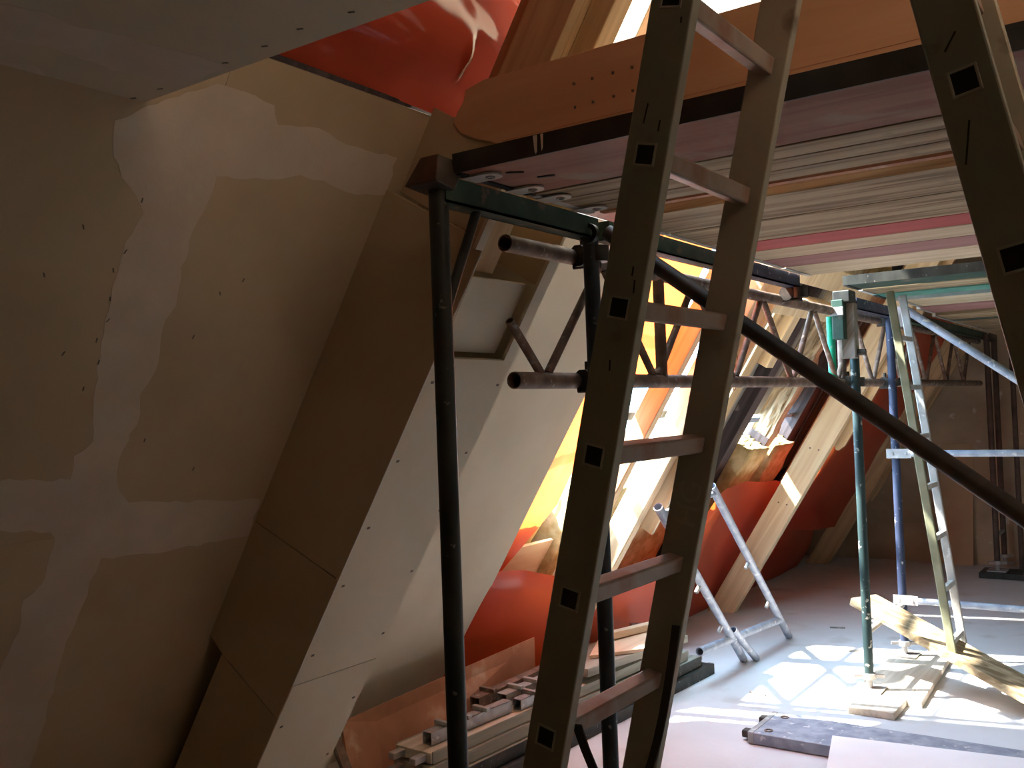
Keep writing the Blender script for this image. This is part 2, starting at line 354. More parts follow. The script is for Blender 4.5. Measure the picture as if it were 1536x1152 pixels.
for (s, y) in [(2.1341, 1.3325), (2.0735, 1.3562), (2.1897, 1.3452), (1.9976, 1.3384), (1.8359, 1.5637), (1.7269, 1.7602), (2.3212, 1.3181), (2.5032, 1.3339), (2.1558, 1.6027), (2.0949, 1.2589), (2.2923, 1.1575), (2.2466, 1.3328), (2.4179, 1.2139), (2.3717, 1.3333), (2.3324, 1.6965), (2.2874, 1.6378)]:
    c = W(s, y, .0005); sc.obox(c, E1 + Vector((0, random.uniform(-.6, .6), 0)), Vector((0, 1, 0)), E3, .006, .0018, .0006)
stuff(sc.build('screw_marks', 'screw', wl))

# ceiling with a free end
cl = struct(MB().box(-1.852, 3.0, -2.95, 1.265, 2.305, 2.330).build('ceiling', 'ceiling'), 'plasterboard ceiling ending in a free edge')
PLC = [[(-1.5791, 0.8156), (-1.574, 0.8304), (-1.5725, 0.8478), (-1.5659, 0.8658), (-1.5569, 0.8794), (-1.5633, 0.9005), (-1.5682, 0.9194), (-1.5743, 0.9385), (-1.5727, 0.9547), (-1.5643, 0.9686), (-1.5565, 0.9874), (-1.5554, 1.0031), (-1.5493, 1.0238), (-1.5499, 1.0429), (-1.552, 1.0647), (-1.5482, 1.0861), (-1.5425, 1.1094), (-1.5357, 1.128), (-1.5353, 1.1522), (-1.5301, 1.1695), (-1.5361, 1.1965), (-1.532, 1.216), (-1.5379, 1.2428), (-1.5721, 1.2501), (-1.5978, 1.2441), (-1.6333, 1.2531), (-1.6578, 1.248), (-1.696, 1.2548), (-1.7264, 1.257), (-1.7171, 1.2277), (-1.7121, 1.1981), (-1.7066, 1.1719), (-1.7102, 1.1482), (-1.7165, 1.1259), (-1.7189, 1.1055), (-1.7126, 1.0842), (-1.7068, 1.0597), (-1.7114, 1.0428), (-1.7052, 1.02), (-1.7043, 0.9998), (-1.6993, 0.9788), (-1.6985, 0.9627), (-1.7135, 0.9493), (-1.7126, 0.9356), (-1.7215, 0.9209), (-1.7216, 0.9029), (-1.728, 0.891), (-1.6754, 0.8644), (-1.6258, 0.8393)], [(-1.8299, 0.9426), (-1.8268, 0.9625), (-1.8161, 0.9808), (-1.8134, 1.0041), (-1.8489, 1.0443), (-1.8744, 1.0778), (-1.8738, 1.0967), (-1.8711, 1.1165), (-1.8571, 1.1302), (-1.8504, 1.1452), (-1.8517, 1.1693), (-1.8527, 1.193), (-1.8563, 1.217), (-1.8649, 1.2478), (-1.8627, 1.2722), (-1.8802, 1.2534), (-1.8789, 1.2272), (-1.8885, 1.2061), (-1.8946, 1.1835), (-1.9075, 1.1668), (-1.909, 1.1459), (-1.9202, 1.1268), (-1.9238, 1.1058), (-1.8941, 1.0746), (-1.8712, 1.0438), (-1.877, 1.0276), (-1.8675, 1.0008), (-1.8754, 0.9838), (-1.8713, 0.9636)]]
for poly in PLC:
    MB().prism([(a, b, 2.3049) for a, b in poly], (0, 0, -.0005)).build('plaster_band', 'plaster', cl)
sc = MB()
for (x, y) in [(-1.1642, 1.2137), (-1.2861, 1.2063), (-1.3977, 1.2198), (-1.5223, 1.2272), (-1.8385, 1.2331), (-1.7454, 1.2347)]:
    sc.obox((x, y, 2.3043), (1, .5, 0), (-.5, 1, 0), (0, 0, 1), .006, .0018, .0006)
stuff(sc.build('screw_marks', 'screw', cl))

# outer roof skin with the open gap
rf = base('roof_left', W(0, 0, -.27)); struct(rf, 'dark outer roof skin of the left slope with an open gap')
G_Y0, G_Y1, G_S0, G_S1 = 2.62, 3.60, 3.05, 4.6
for a, b, c, d in ((-.6, 5.95, -3.1, G_Y0), (-.6, G_S0, G_Y0, OP_Y0), (G_S1, 5.95, G_Y0, OP_Y0), (G_S0, G_S1, G_Y1, OP_Y0), (-.6, OP_S0, OP_Y0, OP_Y1), (OP_S1, 5.95, OP_Y0, OP_Y1), (2.85, 5.95, OP_Y1, 9.95), (-.6, 1.0, OP_Y1, 9.95)):
    MB().sbox(a, b, c, d, -.29, -.27).build('underlay_panel', 'dark_skin', rf)
# weathered boards parallel to the rafters, some with daylight between
yb = OP_Y1
k = 0
while yb < 9.9:
    w = (.17, .14, .19, .16)[k % 4]
    gap = {5: .022, 8: .012}.get(k, .003)
    if 6.5 < yb < 7.6:
        MB().sbox(1.0, 1.425, yb, yb + w, -.29, -.265 + .006 * (k % 3)).build('sarking_board', 'old_grey', rf)
        MB().sbox(1.60 + .03 * (k % 3), 2.85, yb, yb + w, -.29, -.265 + .006 * (k % 3)).build('sarking_board', 'old_grey', rf)
    else:
        MB().sbox(1.0, 2.85, yb, yb + w, -.29, -.265 + .006 * (k % 3)).build('sarking_board', 'old_grey', rf)
    yb += w + gap; k += 1
# battens added across the gap to break the sun into patches
for s in (1.62, 2.30, 2.98):
    MB().sbox(s, s + .055, OP_Y0 - .05, OP_Y1 + .05, -.29, -.262).build('added_batten', 'old_grey', rf)
# irregular dark scraps added in the gap to make the sun patches blotchy
for (s, y, rs, ry) in ((1.95, 5.05, .16, .20), (2.62, 5.45, .20, .28), (2.70, 4.75, .14, .20), (3.2, 5.6, .25, .30)):
    pts = []
    for k in range(14):
        a = 2 * pi * k / 14
        r_ = .75 + .5 * random.random()
        pts.append(W(s + rs * r_ * cos(a), min(max(y + ry * r_ * sin(a), OP_Y0 + .01), OP_Y1 - .01), -.295))
    MB().prism(pts, E3 * .003).build('sun_break_scrap', 'dark_skin', rf)

# =================================================================== ROOF TIMBER, FOIL, WOOL
def timber(name, s0, s1, y0, y1, n0, n1, mt, label, cat='rafter', group=None, bevel=.004):
    return tag(MB().sbox(s0, s1, y0, y1, n0, n1).build(name, mt, None, bevel), label, cat, group)

# boxed-in rafter: side, front, niche
bx_ = thing('boxed_rafter', W(.2, 2.35, .17), 'rafter boxed in with pale plasterboard, open niche near its top', 'boxing')
def spoly(name, pts, off, mt, parent, bevel=0.0):
    return MB().prism([W(*p) for p in pts], off).build(name, mt, parent, bevel)
YO = Vector((0, .0125, 0))
# side facing the camera (three boards)
spoly('side_panel', [(2.668, 2.14, 0.0), (2.93, 2.14, 0.0), (2.93, 2.160, .345), (2.668, 2.160, .345)], YO, 'drywall', bx_)
spoly('side_panel', [(1.500, 2.082, 0.0), (2.664, 2.082, 0.0), (2.664, 2.160, .345), (1.500, 2.160, .345)], YO, 'drywall', bx_)
spoly('side_panel', [(1.030, 2.084, 0.0), (1.496, 2.082, 0.0), (1.496, 2.160, .345), (.93, 2.160, .345), (1.00, 2.098, .070)], YO, 'drywall', bx_)
spoly('side_panel', [(-.02, 2.098, .060), (.997, 2.098, .068), (.926, 2.160, .345), (.17, 2.160, .345)], YO, 'drywall', bx_)
# front boards
F0, F1 = .335, .347
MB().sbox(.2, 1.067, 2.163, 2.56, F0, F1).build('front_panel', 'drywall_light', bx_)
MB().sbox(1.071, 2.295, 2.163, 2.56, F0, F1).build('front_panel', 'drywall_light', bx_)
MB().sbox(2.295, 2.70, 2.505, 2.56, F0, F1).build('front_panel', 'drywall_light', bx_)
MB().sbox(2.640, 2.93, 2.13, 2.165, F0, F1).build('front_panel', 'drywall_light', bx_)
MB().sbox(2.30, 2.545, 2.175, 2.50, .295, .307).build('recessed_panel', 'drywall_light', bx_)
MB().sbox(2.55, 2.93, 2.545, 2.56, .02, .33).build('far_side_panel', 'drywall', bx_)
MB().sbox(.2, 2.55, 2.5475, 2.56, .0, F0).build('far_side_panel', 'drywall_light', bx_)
MB().sbox(2.295, 2.63, 2.163, 2.1655, .30, .347).build('edge_strip', 'drywall_cut', bx_)
MB().sbox(1.071, 2.295, 2.1605, 2.163, F0, F1 + .0005).build('edge_strip', 'drywall_cut', bx_)
MB().sbox(2.55, 2.93, 2.185, 2.545, .045, .06).build('niche_back', 'larch', bx_)
sc = MB()
for s in (.35, .62, .9, 1.2, 1.45, 1.7, 1.95, 2.2):
    for y in (2.195, 2.53):
        sc.obox(W(s + random.uniform(-.02, .02), y, F1 + .0005), E1, Vector((0, 1, 0)), E3, .004, .006, .0008)
stuff(sc.build('screw_marks', 'screw', bx_))
timber('rafter', 2.55, 4.9, 2.24, 2.36, .06, .272, 'larch', 'brown rafter rising above the boxed-in section, beside the collar beam')
timber('rafter', 2.95, 4.9, 2.20, 2.24, .12, .272, 'larch', 'brown side plank nailed to the rafter above the collar beam', 'plank')
timber('rafter', 2.95, 4.9, 2.262, 2.34, .273, .345, 'larch', 'narrow brown batten fixed on the rafter above the collar beam', 'batten')

# collar beam with rounded end
cb = thing('collar_beam', (-.1, 2.17, 2.32), 'wide orange-brown collar beam with rounded end, above the near scaffold deck', 'beam')
prof = [(1.75, 2.32), (-1.50, 2.32), (-1.545, 2.342), (-1.595, 2.358), (-1.648, 2.388), (-1.672, 2.420), (-1.655, 2.448), (-1.632, 2.475), (-1.625, 2.505), (-1.56, 2.520), (1.62, 2.520)]
MB().prism([(x, 2.14, z) for x, z in prof], (0, .058, 0)).build('beam', 'pine_x', cb, .004)
for i, x in enumerate((-1.267, -1.212, -1.152, -1.097)):
    for z in (2.441 + .001 * i, 2.379 + .002 * i):
        MB().tube((x + .002 * random.random(), 2.1405, z), (x, 2.1375, z), .0042, 8).build('nail', 'screw', cb)
MB().prism([(x, 2.1395, z) for x, z in ((-1.505, 2.335), (-.4, 2.345), (-.4, 2.3462), (-1.505, 2.3362))], (0, -.0006, 0)).build('marking_line', 'board_brown', cb)

# upper red foil, sagging
def fz(x, y, z, a=1.0): return noise.noise(Vector((x, y, z))) * a
def foil(name, fn, nu, nv, label, mt='foil'):
    return tag(MB().grid(fn, nu, nv).build(name, mt, None, 0, False), label, 'foil')
def up_foil(u, v):
    y = .30 + 2.30 * u
    s = 2.915 + 1.75 * v
    n = -.03 + .115 * math.exp(-((v - .07 - .06 * u) / .075) ** 2) * (.55 + .45 * sin(u * 3.0)) - .16 * v
    n += .022 * sin(u * 9 + v * 16) * math.exp(-v * 2.5) + .02 * fz(u * 5, v * 9, 1)
    n += .05 * math.exp(-((v - .19 - .10 * u) / .035) ** 2) * (.3 + .7 * u)
    n += .012 * fz(u * 11 + v * 6, v * 22, 31) * math.exp(-v * 2)
    n += .02 * abs(fz(u * 14, v * 14, 7)) * math.exp(-((u - .93) / .16) ** 2)
    s -= .05 * math.exp(-((u - .97) / .1) ** 2) * (1 - v)
    if y > 2.15: n = min(n, .03 - .02 * (y - 2.15))
    return W(s, y, n)
foil('red_foil', up_foil, 110, 90, 'glossy red foil sagging above the plasterboard slope, beside the ceiling edge', 'foil_glossy')
tag(MB().sbox(2.955, 4.9, -2.9, .28, -.02, -.008).build('drywall_panel', 'drywall'), 'plasterboard above the finished ceiling', 'panel')
# dark strip standing in for the shadow at the head of the slope boards
tag(MB().sbox(2.906, 2.918, -2.9, 2.06, -.030, -.008).build('head_shadow_strip', 'old_dark'), 'thin dark strip for the shadow along the top edge of the slope boards', 'batten')
# plywood panels above the deck
timber('rafter', 3.11, 4.9, 2.90, 2.97, -.26, .035, 'pine', 'bright sunlit rafter above the collar beam, seen beside the brown rafter')
timber('rafter', 3.11, 4.9, 3.62, 3.70, -.26, .10, 'pine', 'bright yellow-lit rafter above the scaffold deck, right of the upper gap')
tag(MB().sbox(2.80, 3.10, 2.56, 3.83, -.02, .0).build('head_board', 'pine'), 'pine board above the pale plasterboard, hidden behind the collar beam', 'board')

# red foil hanging by the pale plasterboard
def f_strip(u, v):
    s = 2.86 - 2.30 * v
    wtop = .76 if s > 2.06 else (.46 if s > 1.25 else .46 - .40 * min(1, (1.25 - s) / .6))
    if 1.90 < s <= 2.06: wtop = .46 + .30 * (s - 1.90) / .16
    y = 3.76 + wtop * u
    n = -.062 + .008 * sin(v * 11 + u * 5) + .014 * fz(u * 3, v * 7, 3) - .015 * u
    return W(s, y, n)
foil('red_foil', f_strip, 24, 90, 'red foil strip glowing yellow in the sun, beside the pale plasterboard')
# low red foil along the floor
def f_low(u, v):
    y = 3.74 + 5.31 * u
    top = .93 if y < 4.4 else (.93 - .05 * (y - 4.4) if y < 5.4 else min(1.20, .88 + .55 * (y - 5.4)) )
    if y > 7.2: top = 1.2 - .15 * (y - 7.2)
    top += .03 * fz(y * 2.2, 0, 5)
    b = .10
    s = b + (top - b) * v
    n = .10 + .045 * sin(y * 2.3 + v * 2) * v + .05 * fz(y * 1.6, v * 2, 9) + .07 * (1 - v) ** 2
    if y < 4.03:
        t = (y - 3.74) / .29; n = n * t - .018 * (1 - t)
    else:
        t = min(1, (y - 4.03) / .24) * (1 - min(1, max(0, (y - 5.3) / 1.0)))
        n += .19 * t * (1 - .35 * v * v)
    if v > .93: n -= .03 * (v - .93) / .07
    p = W(s, y, n)
    p.z = max(p.z, .006)
    return p
foil('red_foil', f_low, 160, 26, 'low red foil hung along the floor behind the leaning frame')
def f_far(u, v):
    y = 7.12 + 2.15 * u
    s = 2.75 - (2.42 - .55 * (1 - u) - .25 * u * u) * v
    n = .20 + .03 * sin(u * 6 + v * 2) + .04 * fz(u * 4, v * 4, 21)
    if y > 9.2: n = max(n, .2)
    return W(s, y, n)
foil('red_foil', f_far, 60, 60, 'red foil sheet hanging behind the blue scaffold poles at the far end')

def f_win(u, v):
    p = W(RW[2] - .03 + (RW[3] - RW[2] + .06) * v, RW[0] - .03 + (RW[1] - RW[0] + .06) * u, .012 + .02 * fz(u * 4, v * 4, 40))
    return mir(p)
foil('red_foil', f_win, 20, 20, 'red foil stretched over the added roof window high in the right slope', 'foil_added_window')
# new rafters
timber('rafter', .45, 3.9, 4.30, 4.36, .045, .15, 'pine', 'sunlit pine rafter nearest the glowing foil')
timber('rafter', .17, 3.9, 4.50, 4.57, .112, .25, 'pine', 'sunlit pine rafter between the ladder stiles')
timber('plank', 1.28, 3.9, 4.572, 4.60, .22, .325, 'pine', 'pale plank doubled onto the sunlit rafter between the ladder stiles', 'plank')
timber('rafter', .10, 3.9, 4.605, 4.65, .10, .22, 'old_dark', 'dark old rafter behind the pale doubled plank', 'rafter')
fr = timber('rafter', .12, 3.9, 6.90, 6.98, .18, .362, 'pine', 'pale pine rafter standing on the floor in front of the red foil')
for (s_, n_) in ((1.15, .24), (1.17, .30), (1.62, .24), (1.64, .30), (2.05, .26)):
    MB().tube(W(s_, 6.9005, n_), W(s_, 6.897, n_), .006, 8).build('nail', 'screw', fr)
pl = MB()
jag = [(1.70 + .05 * random.uniform(-1, 1), .302 + .12 * i / 6) for i in range(7)]
pl.prism([W(3.9, 6.985, .302)] + [W(s, 6.985, n) for s, n in jag] + [W(3.9, 6.985, .422)], (0, .03, 0))
tag(pl.build('plank', 'larch'), 'tan plank with splintered lower end beside the pale pine rafter', 'plank')
timber('rafter', .10, 3.9, 9.30, 9.40, .165, .345, 'larch', 'tan rafter at the far gable wall, behind the leaning aluminium ladder')
timber('plank', .9, 3.9, 9.62, 9.70, .19, .34, 'larch', 'tan diagonal board lying against the far gable wall', 'plank')
timber('rafter', .0, 3.9, 7.95, 8.05, -.10, .0, 'pine', 'pine rafter above the far red foil')
# old dark rafters and wool between
timber('old_rafter', .2, 3.6, 6.52, 6.66, -.262, -.165, 'old_dark', 'dark old rafter left of the rotten one', 'rafter')
timber('old_rafter', .2, 3.6, 7.62, 7.78, -.262, -.13, 'old_dark', 'dark old rafter right of the rotten one', 'rafter')
rr = MB()
ns, nn = 46, 8
def rotp(i, j, side):
    s = .2 + 3.4 * i / ns; t = j / nn
    n = -.262 + .162 * t
    bite = 0
    if 1.35 < s < 2.5: bite = .03 * abs(fz(s * 7, t * 5, 4)) * 2 + .02 * fz(s * 20, t * 9, 1)
    y = 7.07 + bite if side == 0 else 7.21
    return W(s, y, n - (bite * .8 if t > .8 else 0))
V, Fc = [], []
for side in (0, 1):
    for i in range(ns + 1):
        for j in range(nn + 1): V.append(rotp(i, j, side))
idx = lambda side, i, j: side * (ns + 1) * (nn + 1) + i * (nn + 1) + j
for i in range(ns):
    for j in range(nn):
        Fc.append((idx(0, i, j), idx(0, i + 1, j), idx(0, i + 1, j + 1), idx(0, i, j + 1)))
    Fc.append((idx(0, i, nn), idx(0, i + 1, nn), idx(1, i + 1, nn), idx(1, i, nn)))
rr.add(V, Fc)
tag(rr.build('old_rafter', 'rotten', None, 0, False), 'rotten pale old rafter with crumbling wood', 'rafter')
timber('old_rafter', .2, 1.48, 7.055, 7.068, -.262, -.10, 'old_dark', 'dark lower cheek board of the rotten rafter', 'board', bevel=0)

def wool(s0, s1, y0, y1, n0, n1, label, seed):
    bm = bmesh.new()
    bmesh.ops.create_cube(bm, size=1)
    bmesh.ops.subdivide_edges(bm, edges=bm.edges, cuts=9, use_grid_fill=True)
    for v in bm.verts:
        a, b, c = v.co.x + .5, v.co.y + .5, v.co.z + .5
        d = .018 * fz(a * 6 + seed, b * 6, c * 6) + .012 * fz(a * 17, b * 17 + seed, c * 15)
        v.co = W(s0 + (s1 - s0) * a + d, y0 + (y1 - y0) * b + d, n0 + (n1 - n0) * c + d)
    mb = MB(); bm.verts.index_update()
    mb.add([v.co.copy() for v in bm.verts], [tuple(v.index for v in f.verts) for f in bm.faces], True)
    bm.free()
    return tag(mb.build('insulation_batt', 'insul'), label, 'insulation', 'mineral wool batts between the rafters')
wool(.25, 1.42, 6.68, 7.05, -.26, -.06, 'tan mineral wool batt left of the rotten rafter', 1)
wool(.25, 1.43, 7.22, 7.61, -.26, -.06, 'tan mineral wool batt right of the rotten rafter', 2)
wool(.2, 1.24, 5.20, 5.95, -.26, -.06, 'tan mineral wool batt behind the leaning scaffold frame', 3)
wool(.2, 1.30, 4.43, 5.15, -.26, -.04, 'tan mineral wool batt behind the sunlit rafters', 4)
wool(.2, 1.16, 3.95, 4.28, -.26, -.14, 'tan mineral wool batt under the glowing red foil', 5)
tag(MB().sbox(.1, .98, 3.85, 4.42, -.115, -.098).build('board', 'ply'), 'beige board offcut below the glowing red foil', 'board')
# header timbers high in the bay
timber('trimmer', 2.50, 2.62, 4.95, 6.55, -.10, .02, 'pine', 'pale pine trimmer across the bay under the deck', 'beam')
timber('trimmer', 2.72, 2.86, 4.95, 7.6, -.06, .06, 'pine', 'orange-lit pine trimmer above the pale one', 'beam')
timber('stud', 2.10, 2.50, 6.08, 6.20, -.16, -.06, 'pine', 'short pale stud hanging under the pine trimmer', 'stud')
timber('old_rafter', 1.2, 3.6, 5.42, 5.52, -.262, -.10, 'pine', 'peach-lit rafter at the right edge of the roof gap', 'rafter')
timber('old_rafter', 1.2, 3.6, 5.90, 6.04, -.262, -.12, 'larch', 'tan rafter beside the dark old rafters', 'rafter')
wool(2.72, 2.98, 7.23, 7.6, -.24, -.075, 'tan mineral wool batt above the pine trimmer', 6)
for y, s, lab in ((6.80, 1.58, 'left'), (7.52, 1.60, 'right')):
    tag(MB().sbox(s, s + .035, y - .12, y + .12, -.20, -.19).build('fixing_strip', 'bluetape'), 'pale blue fixing strip across the %s old rafter bay' % lab, 'strip')
wr_ = MB()
pts = []
for i in range(90):
    a = i * .42
    pts.append(Vector((-1.62 + .006 * sin(a * .37), 4.02 + .022 * sin(a) + .01 * sin(i * .05), 1.95 - .0034 * i + .022 * cos(a))))
tag(wr_.path(pts, .0022, 5).build('wire_coil', 'rope'), 'loose brown wire coil hanging by the lattice girder', 'wire')

# =================================================================== SCAFFOLD
PR = .0242
def base_plate(mb_parent, x, y, z):
    p = MB().box(x - .075, x + .075, y - .075, y + .075, z, z + .008).build('base_plate', 'galv', mb_parent)
    MB().tube((x, y, z + .008), (x, y, z + .22), .017, 12).build('spindle', 'galv', p)
    n = MB().tube((x, y, z + .055), (x, y, z + .085), .034, 12)
    n.beam((x - .07, y - .03, z + .07), (x + .07, y + .03, z + .07), .016, .016)
    n.build('wing_nut', 'galv', p)
def coupler(p, d1, d2, label):
    t = thing('tube_coupler', p, label, 'coupler')
    p = Vector(p); d1 = Vector(d1).normalized(); d2 = Vector(d2).normalized()
    MB().tube(p - d1 * .024, p + d1 * .024, .034, 10).build('collar', 'couple', t)
    q = p + d1.cross(d2) * .058 if d1.cross(d2).length > .1 else p + Vector((.058, 0, 0))
    MB().tube(q - d2 * .024, q + d2 * .024, .034, 10).build('collar', 'couple', t)
    side = d1.cross(d2)
    if side.length < .1: side = Vector((1, 0, 0))
    s2 = d1.cross(side).normalized()
    MB().tube(p + s2 * .03 - side * .03, p + s2 * .03 + side * .055, .0075, 8).build('bolt', 'couple', t)
    MB().tube(p + s2 * .03 + side * .045, p + s2 * .03 + side * .062, .0135, 6).build('nut', 'couple', t)
    MB().tube(p - s2 * .034 + d1 * .012, p - s2 * .058 + d1 * .012, .010, 6).build('bolt', 'couple', t)
    return t

# near frame A-B
def frame(x, ya, yb, ztop, mats, label, zb=.03, gusset=True, group='steel scaffold frames'):
    t = thing('scaffold_frame', (x, (ya + yb) / 2, 0), label, 'scaffold frame')
    ma, mb_, mt = mats
    MB().tube((x, ya, zb + .05), (x, ya, ztop), PR, 20, .003).build('pole', ma, t)
    MB().tube((x, yb, zb + .05), (x, yb, ztop), PR, 20, .003).build('pole', mb_, t)
    # U transom
    u = MB()
    u.box(x - .027, x + .027, ya - .005, yb + .005, ztop - .050, ztop - .044)
    u.box(x - .027, x - .022, ya - .005, yb + .005, ztop - .050, ztop + .012)
    u.box(x + .022, x + .027, ya - .005, yb + .005, ztop - .050, ztop + .012)
    u.build('transom', mt, t)
    if gusset:
        for y, sgn in ((ya, 1),):
            MB().tube((x, y + sgn * .018, ztop - .30), (x, y + sgn * .15, ztop - .05), .013, 10).build('gusset', ma, t)
    MB().tube((x, ya, zb + .27), (x, yb, zb + .27), .017, 12).build('lower_rail', 'galv', t)
    for y in (ya, yb): base_plate(t, x, y, zb - .03)
    return t
fa = frame(-1.45, 1.79, 2.51, 2.152, ('pole_dark', 'pole_blue_dark', 'greenpaint'), 'dirty dark scaffold frame with two poles under the near deck end')
# flared corner cap on the near pole
cap = MB()
cap.hexa([(-1.50, 1.722, 2.138), (-1.40, 1.722, 2.138), (-1.405, 1.80, 2.128), (-1.495, 1.80, 2.128),
          (-1.478, 1.760, 2.212), (-1.422, 1.760, 2.212), (-1.422, 1.865, 2.205), (-1.478, 1.865, 2.205)])
cap.build('corner_cap', 'brown_tube', fa, .004)
MB().tube((-1.45, 1.872, 2.18), (-1.45, 1.872, 2.232), .012, 10).build('locking_pin', 'blackpaint', fa)
lug = MB()
lug.tube((-1.425, 2.452, 2.112), (-1.425, 2.470, 2.112), .030, 14, .014)
lug.build('eye_lug', 'pole_dark', fa)
frame(1.12, 1.79, 2.51, 2.152, ('pole_dark', 'pole_dark', 'greenpaint'), 'dark scaffold frame carrying the right end of the near deck')

# deck boards
def deck_board(y0, y1, mt, label, x0=-1.43, x1=1.10, z0=2.172, th=.043, edge=None, hooks=True, hookmat='steel_bright', grooves=0, z_tilt=0):
    t = thing('deck_board', ((x0 + x1) / 2, (y0 + y1) / 2, z0), label, 'scaffold board', 'scaffold deck boards')
    g = .003
    if grooves:
        w = (y1 - y0) / grooves
        for i in range(grooves):
            MB().box(x0 + .03, x1 - .03, y0 + i * w + g, y0 + (i + 1) * w - g * .5, z0, z0 + th).build('plank', mt, t, .003)
    else:
        MB().box(x0 + .03, x1 - .03, y0 + g, y1 - g, z0, z0 + th).build('plank', mt, t, .003)
    if edge:
        MB().box(x0 + .012, x1 - .012, y0 - .002, y0 + .0025, z0 - .001, z0 + th + .004).build('edge_rail', edge, t)
    for xx, sg in ((x0, 1), (x1, -1)):
        MB().box(min(xx + sg * .012, xx + sg * .034), max(xx + sg * .012, xx + sg * .034), y0 + .006, y1 - .006, z0 - .004, z0 + th + .003).build('end_cap', hookmat if edge is None else 'blackpaint', t)
    if hooks:
        for xx, sg in ((x0, 1), (x1, -1)):
            for yy in (y0 + .065, y1 - .065):
                h = MB()
                pts = [(xx + sg * .010, yy - .030), (xx + sg * .075, yy - .030)]
                for k in range(1, 8):
                    a = -pi / 2 + pi * k / 8
                    pts.append((xx + sg * (.075 + .030 * cos(a)), yy + .030 * sin(a)))
                pts += [(xx + sg * .075, yy + .030), (xx + sg * .010, yy + .030)]
                h.prism([(a, b, z0 - .002) for a, b in pts], (0, 0, -.005))
                ho = h.build('hook_plate', hookmat, t)
                MB().tube((xx + sg * .075, yy, z0 - .0068), (xx + sg * .075, yy, z0 - .011), .012, 12, .004).build('rivet', 'galv', ho)
    return t
b1 = deck_board(1.81, 2.125, 'deck_pink', 'faded pink deck board with black edge rail, nearest of the deck', edge='blackpaint')
MB().prism([(-1.183, 1.8075, 2.217), (-1.172, 1.8075, 2.217), (-1.174, 1.8075, 2.180), (-1.177, 1.8075, 2.175), (-1.180, 1.8075, 2.181)], (0, -.001, 0)).build('paint_drip', 'whitepaint', b1)
MB().prism([(-1.163, 1.8075, 2.217), (-1.156, 1.8075, 2.217), (-1.158, 1.8075, 2.186), (-1.161, 1.8075, 2.180)], (0, -.001, 0)).build('paint_drip', 'whitepaint', b1)
for (x, y, a) in ((-1.30, 1.90, .6), (-1.265, 1.985, .3)):
    MB().obox((x, y, 2.1705), (cos(a), sin(a), 0), (-sin(a), cos(a), 0), (0, 0, 1), .022, .004, .0012).build('gouge', 'pencil', b1)
deck_board(2.13, 2.455, 'deck', 'weathered grooved deck board next to the pink one', grooves=3)
deck_board(2.62, 2.952, 'deck', 'weathered deck board beyond the open gap', hooks=False)
deck_board(2.956, 3.338, 'deck', 'weathered deck board beside the red painted board', hooks=False)
deck_board(3.342, 3.560, 'deck_red', 'red painted deck board', hooks=False)
deck_board(3.565, 3.822, 'deck_pale', 'pale deck board between the red and the mauve one', hooks=False)
deck_board(3.826, 4.090, 'deck_mauve', 'mauve painted deck board', hooks=False)
deck_board(4.095, 4.46, 'deck_pale', 'pale deck board at the far edge of the near deck', hooks=False)
# boards standing in the gap above the deck
tag(MB().beam((-1.40, 2.50, 2.235), (1.0, 2.53, 2.235), .03, .12).build('toe_board', 'board_brown'), 'dark red-brown board on edge in the gap of the near deck', 'board')

# transoms on the girder
def utrans(y0, y1, x, z, mt, label):
    u = MB()
    u.box(x - .027, x + .027, y0, y1, z - .058, z - .052)
    u.box(x - .027, x - .021, y0, y1, z - .058, z)
    u.box(x + .021, x + .027, y0, y1, z - .058, z)
    u.box(x - .021, x + .021, y0, y0 + .004, z - .052, z)
    u.box(x - .021, x + .021, y1 - .004, y1, z - .052, z)
    return tag(u.build('deck_bearer', mt), label, 'bearer')
utrans(2.58, 3.46, -1.45, 2.167, 'greenpaint', 'dark green U-shaped deck bearer beside the near frame')
utrans(3.48, 4.36, -1.45, 2.167, 'bluepaint', 'navy blue U-shaped deck bearer under the pale boards')
utrans(2.58, 4.50, 1.12, 2.167, 'greenpaint', 'green deck bearer at the right end of the deck')
coupler((-1.475, 4.34, 2.085), (0, 1, 0), (0, 0, 1), 'greasy coupler under the navy bearer end')

def girder(x, z0, z1, ya, yb, y_first, period, mt, label, stub=True):
    t = thing('lattice_girder', (x, (ya + yb) / 2, z0), label, 'girder')
    MB().tube((x, ya, z1), (x, yb, z1), PR, 20, .0035).build('chord', mt, t)
    MB().tube((x, ya + .02, z0), (x, yb, z0), PR, 20, .0035).build('chord', mt, t)
    y = y_first
    if stub:
        MB().tube((x, y - .018, z0 + .02), (x, y - .165, z0 + .165), .0135, 12, .0025).build('strut', mt, t)
    while y < yb - .35:
        MB().tube((x, y + .018, z0 + .02), (x, y + period / 2 - .02, z1 - .02), .0135, 12).build('strut', mt, t)
        if y + period < yb - .1:
            MB().tube((x, y + period / 2 + .02, z1 - .02), (x, y + period - .018, z0 + .02), .0135, 12).build('strut', mt, t)
        y += period
    for yy in (3.10, 5.30):
        if ya < yy < yb: MB().tube((x, yy, z0), (x, yy, z1), .021, 14).build('strut', 'rust', t)
    return t
girder(-1.52, 1.680, 2.060, 2.16, 9.55, 2.335, .715, 'rust', 'rusty steel lattice girder running along the left side of the scaffold')
girder(1.19, 1.680, 2.060, 2.16, 9.55, 2.335, .715, 'rust', 'steel lattice girder under the right end of the deck', False)
coupler((-1.495, 2.53, 1.68), (0, 1, 0), (0, 0, 1), 'dark coupler joining the girder to the near frame, lower chord')
coupler((-1.495, 2.53, 2.06), (0, 1, 0), (0, 0, 1), 'dark coupler joining the girder to the near frame, upper chord')
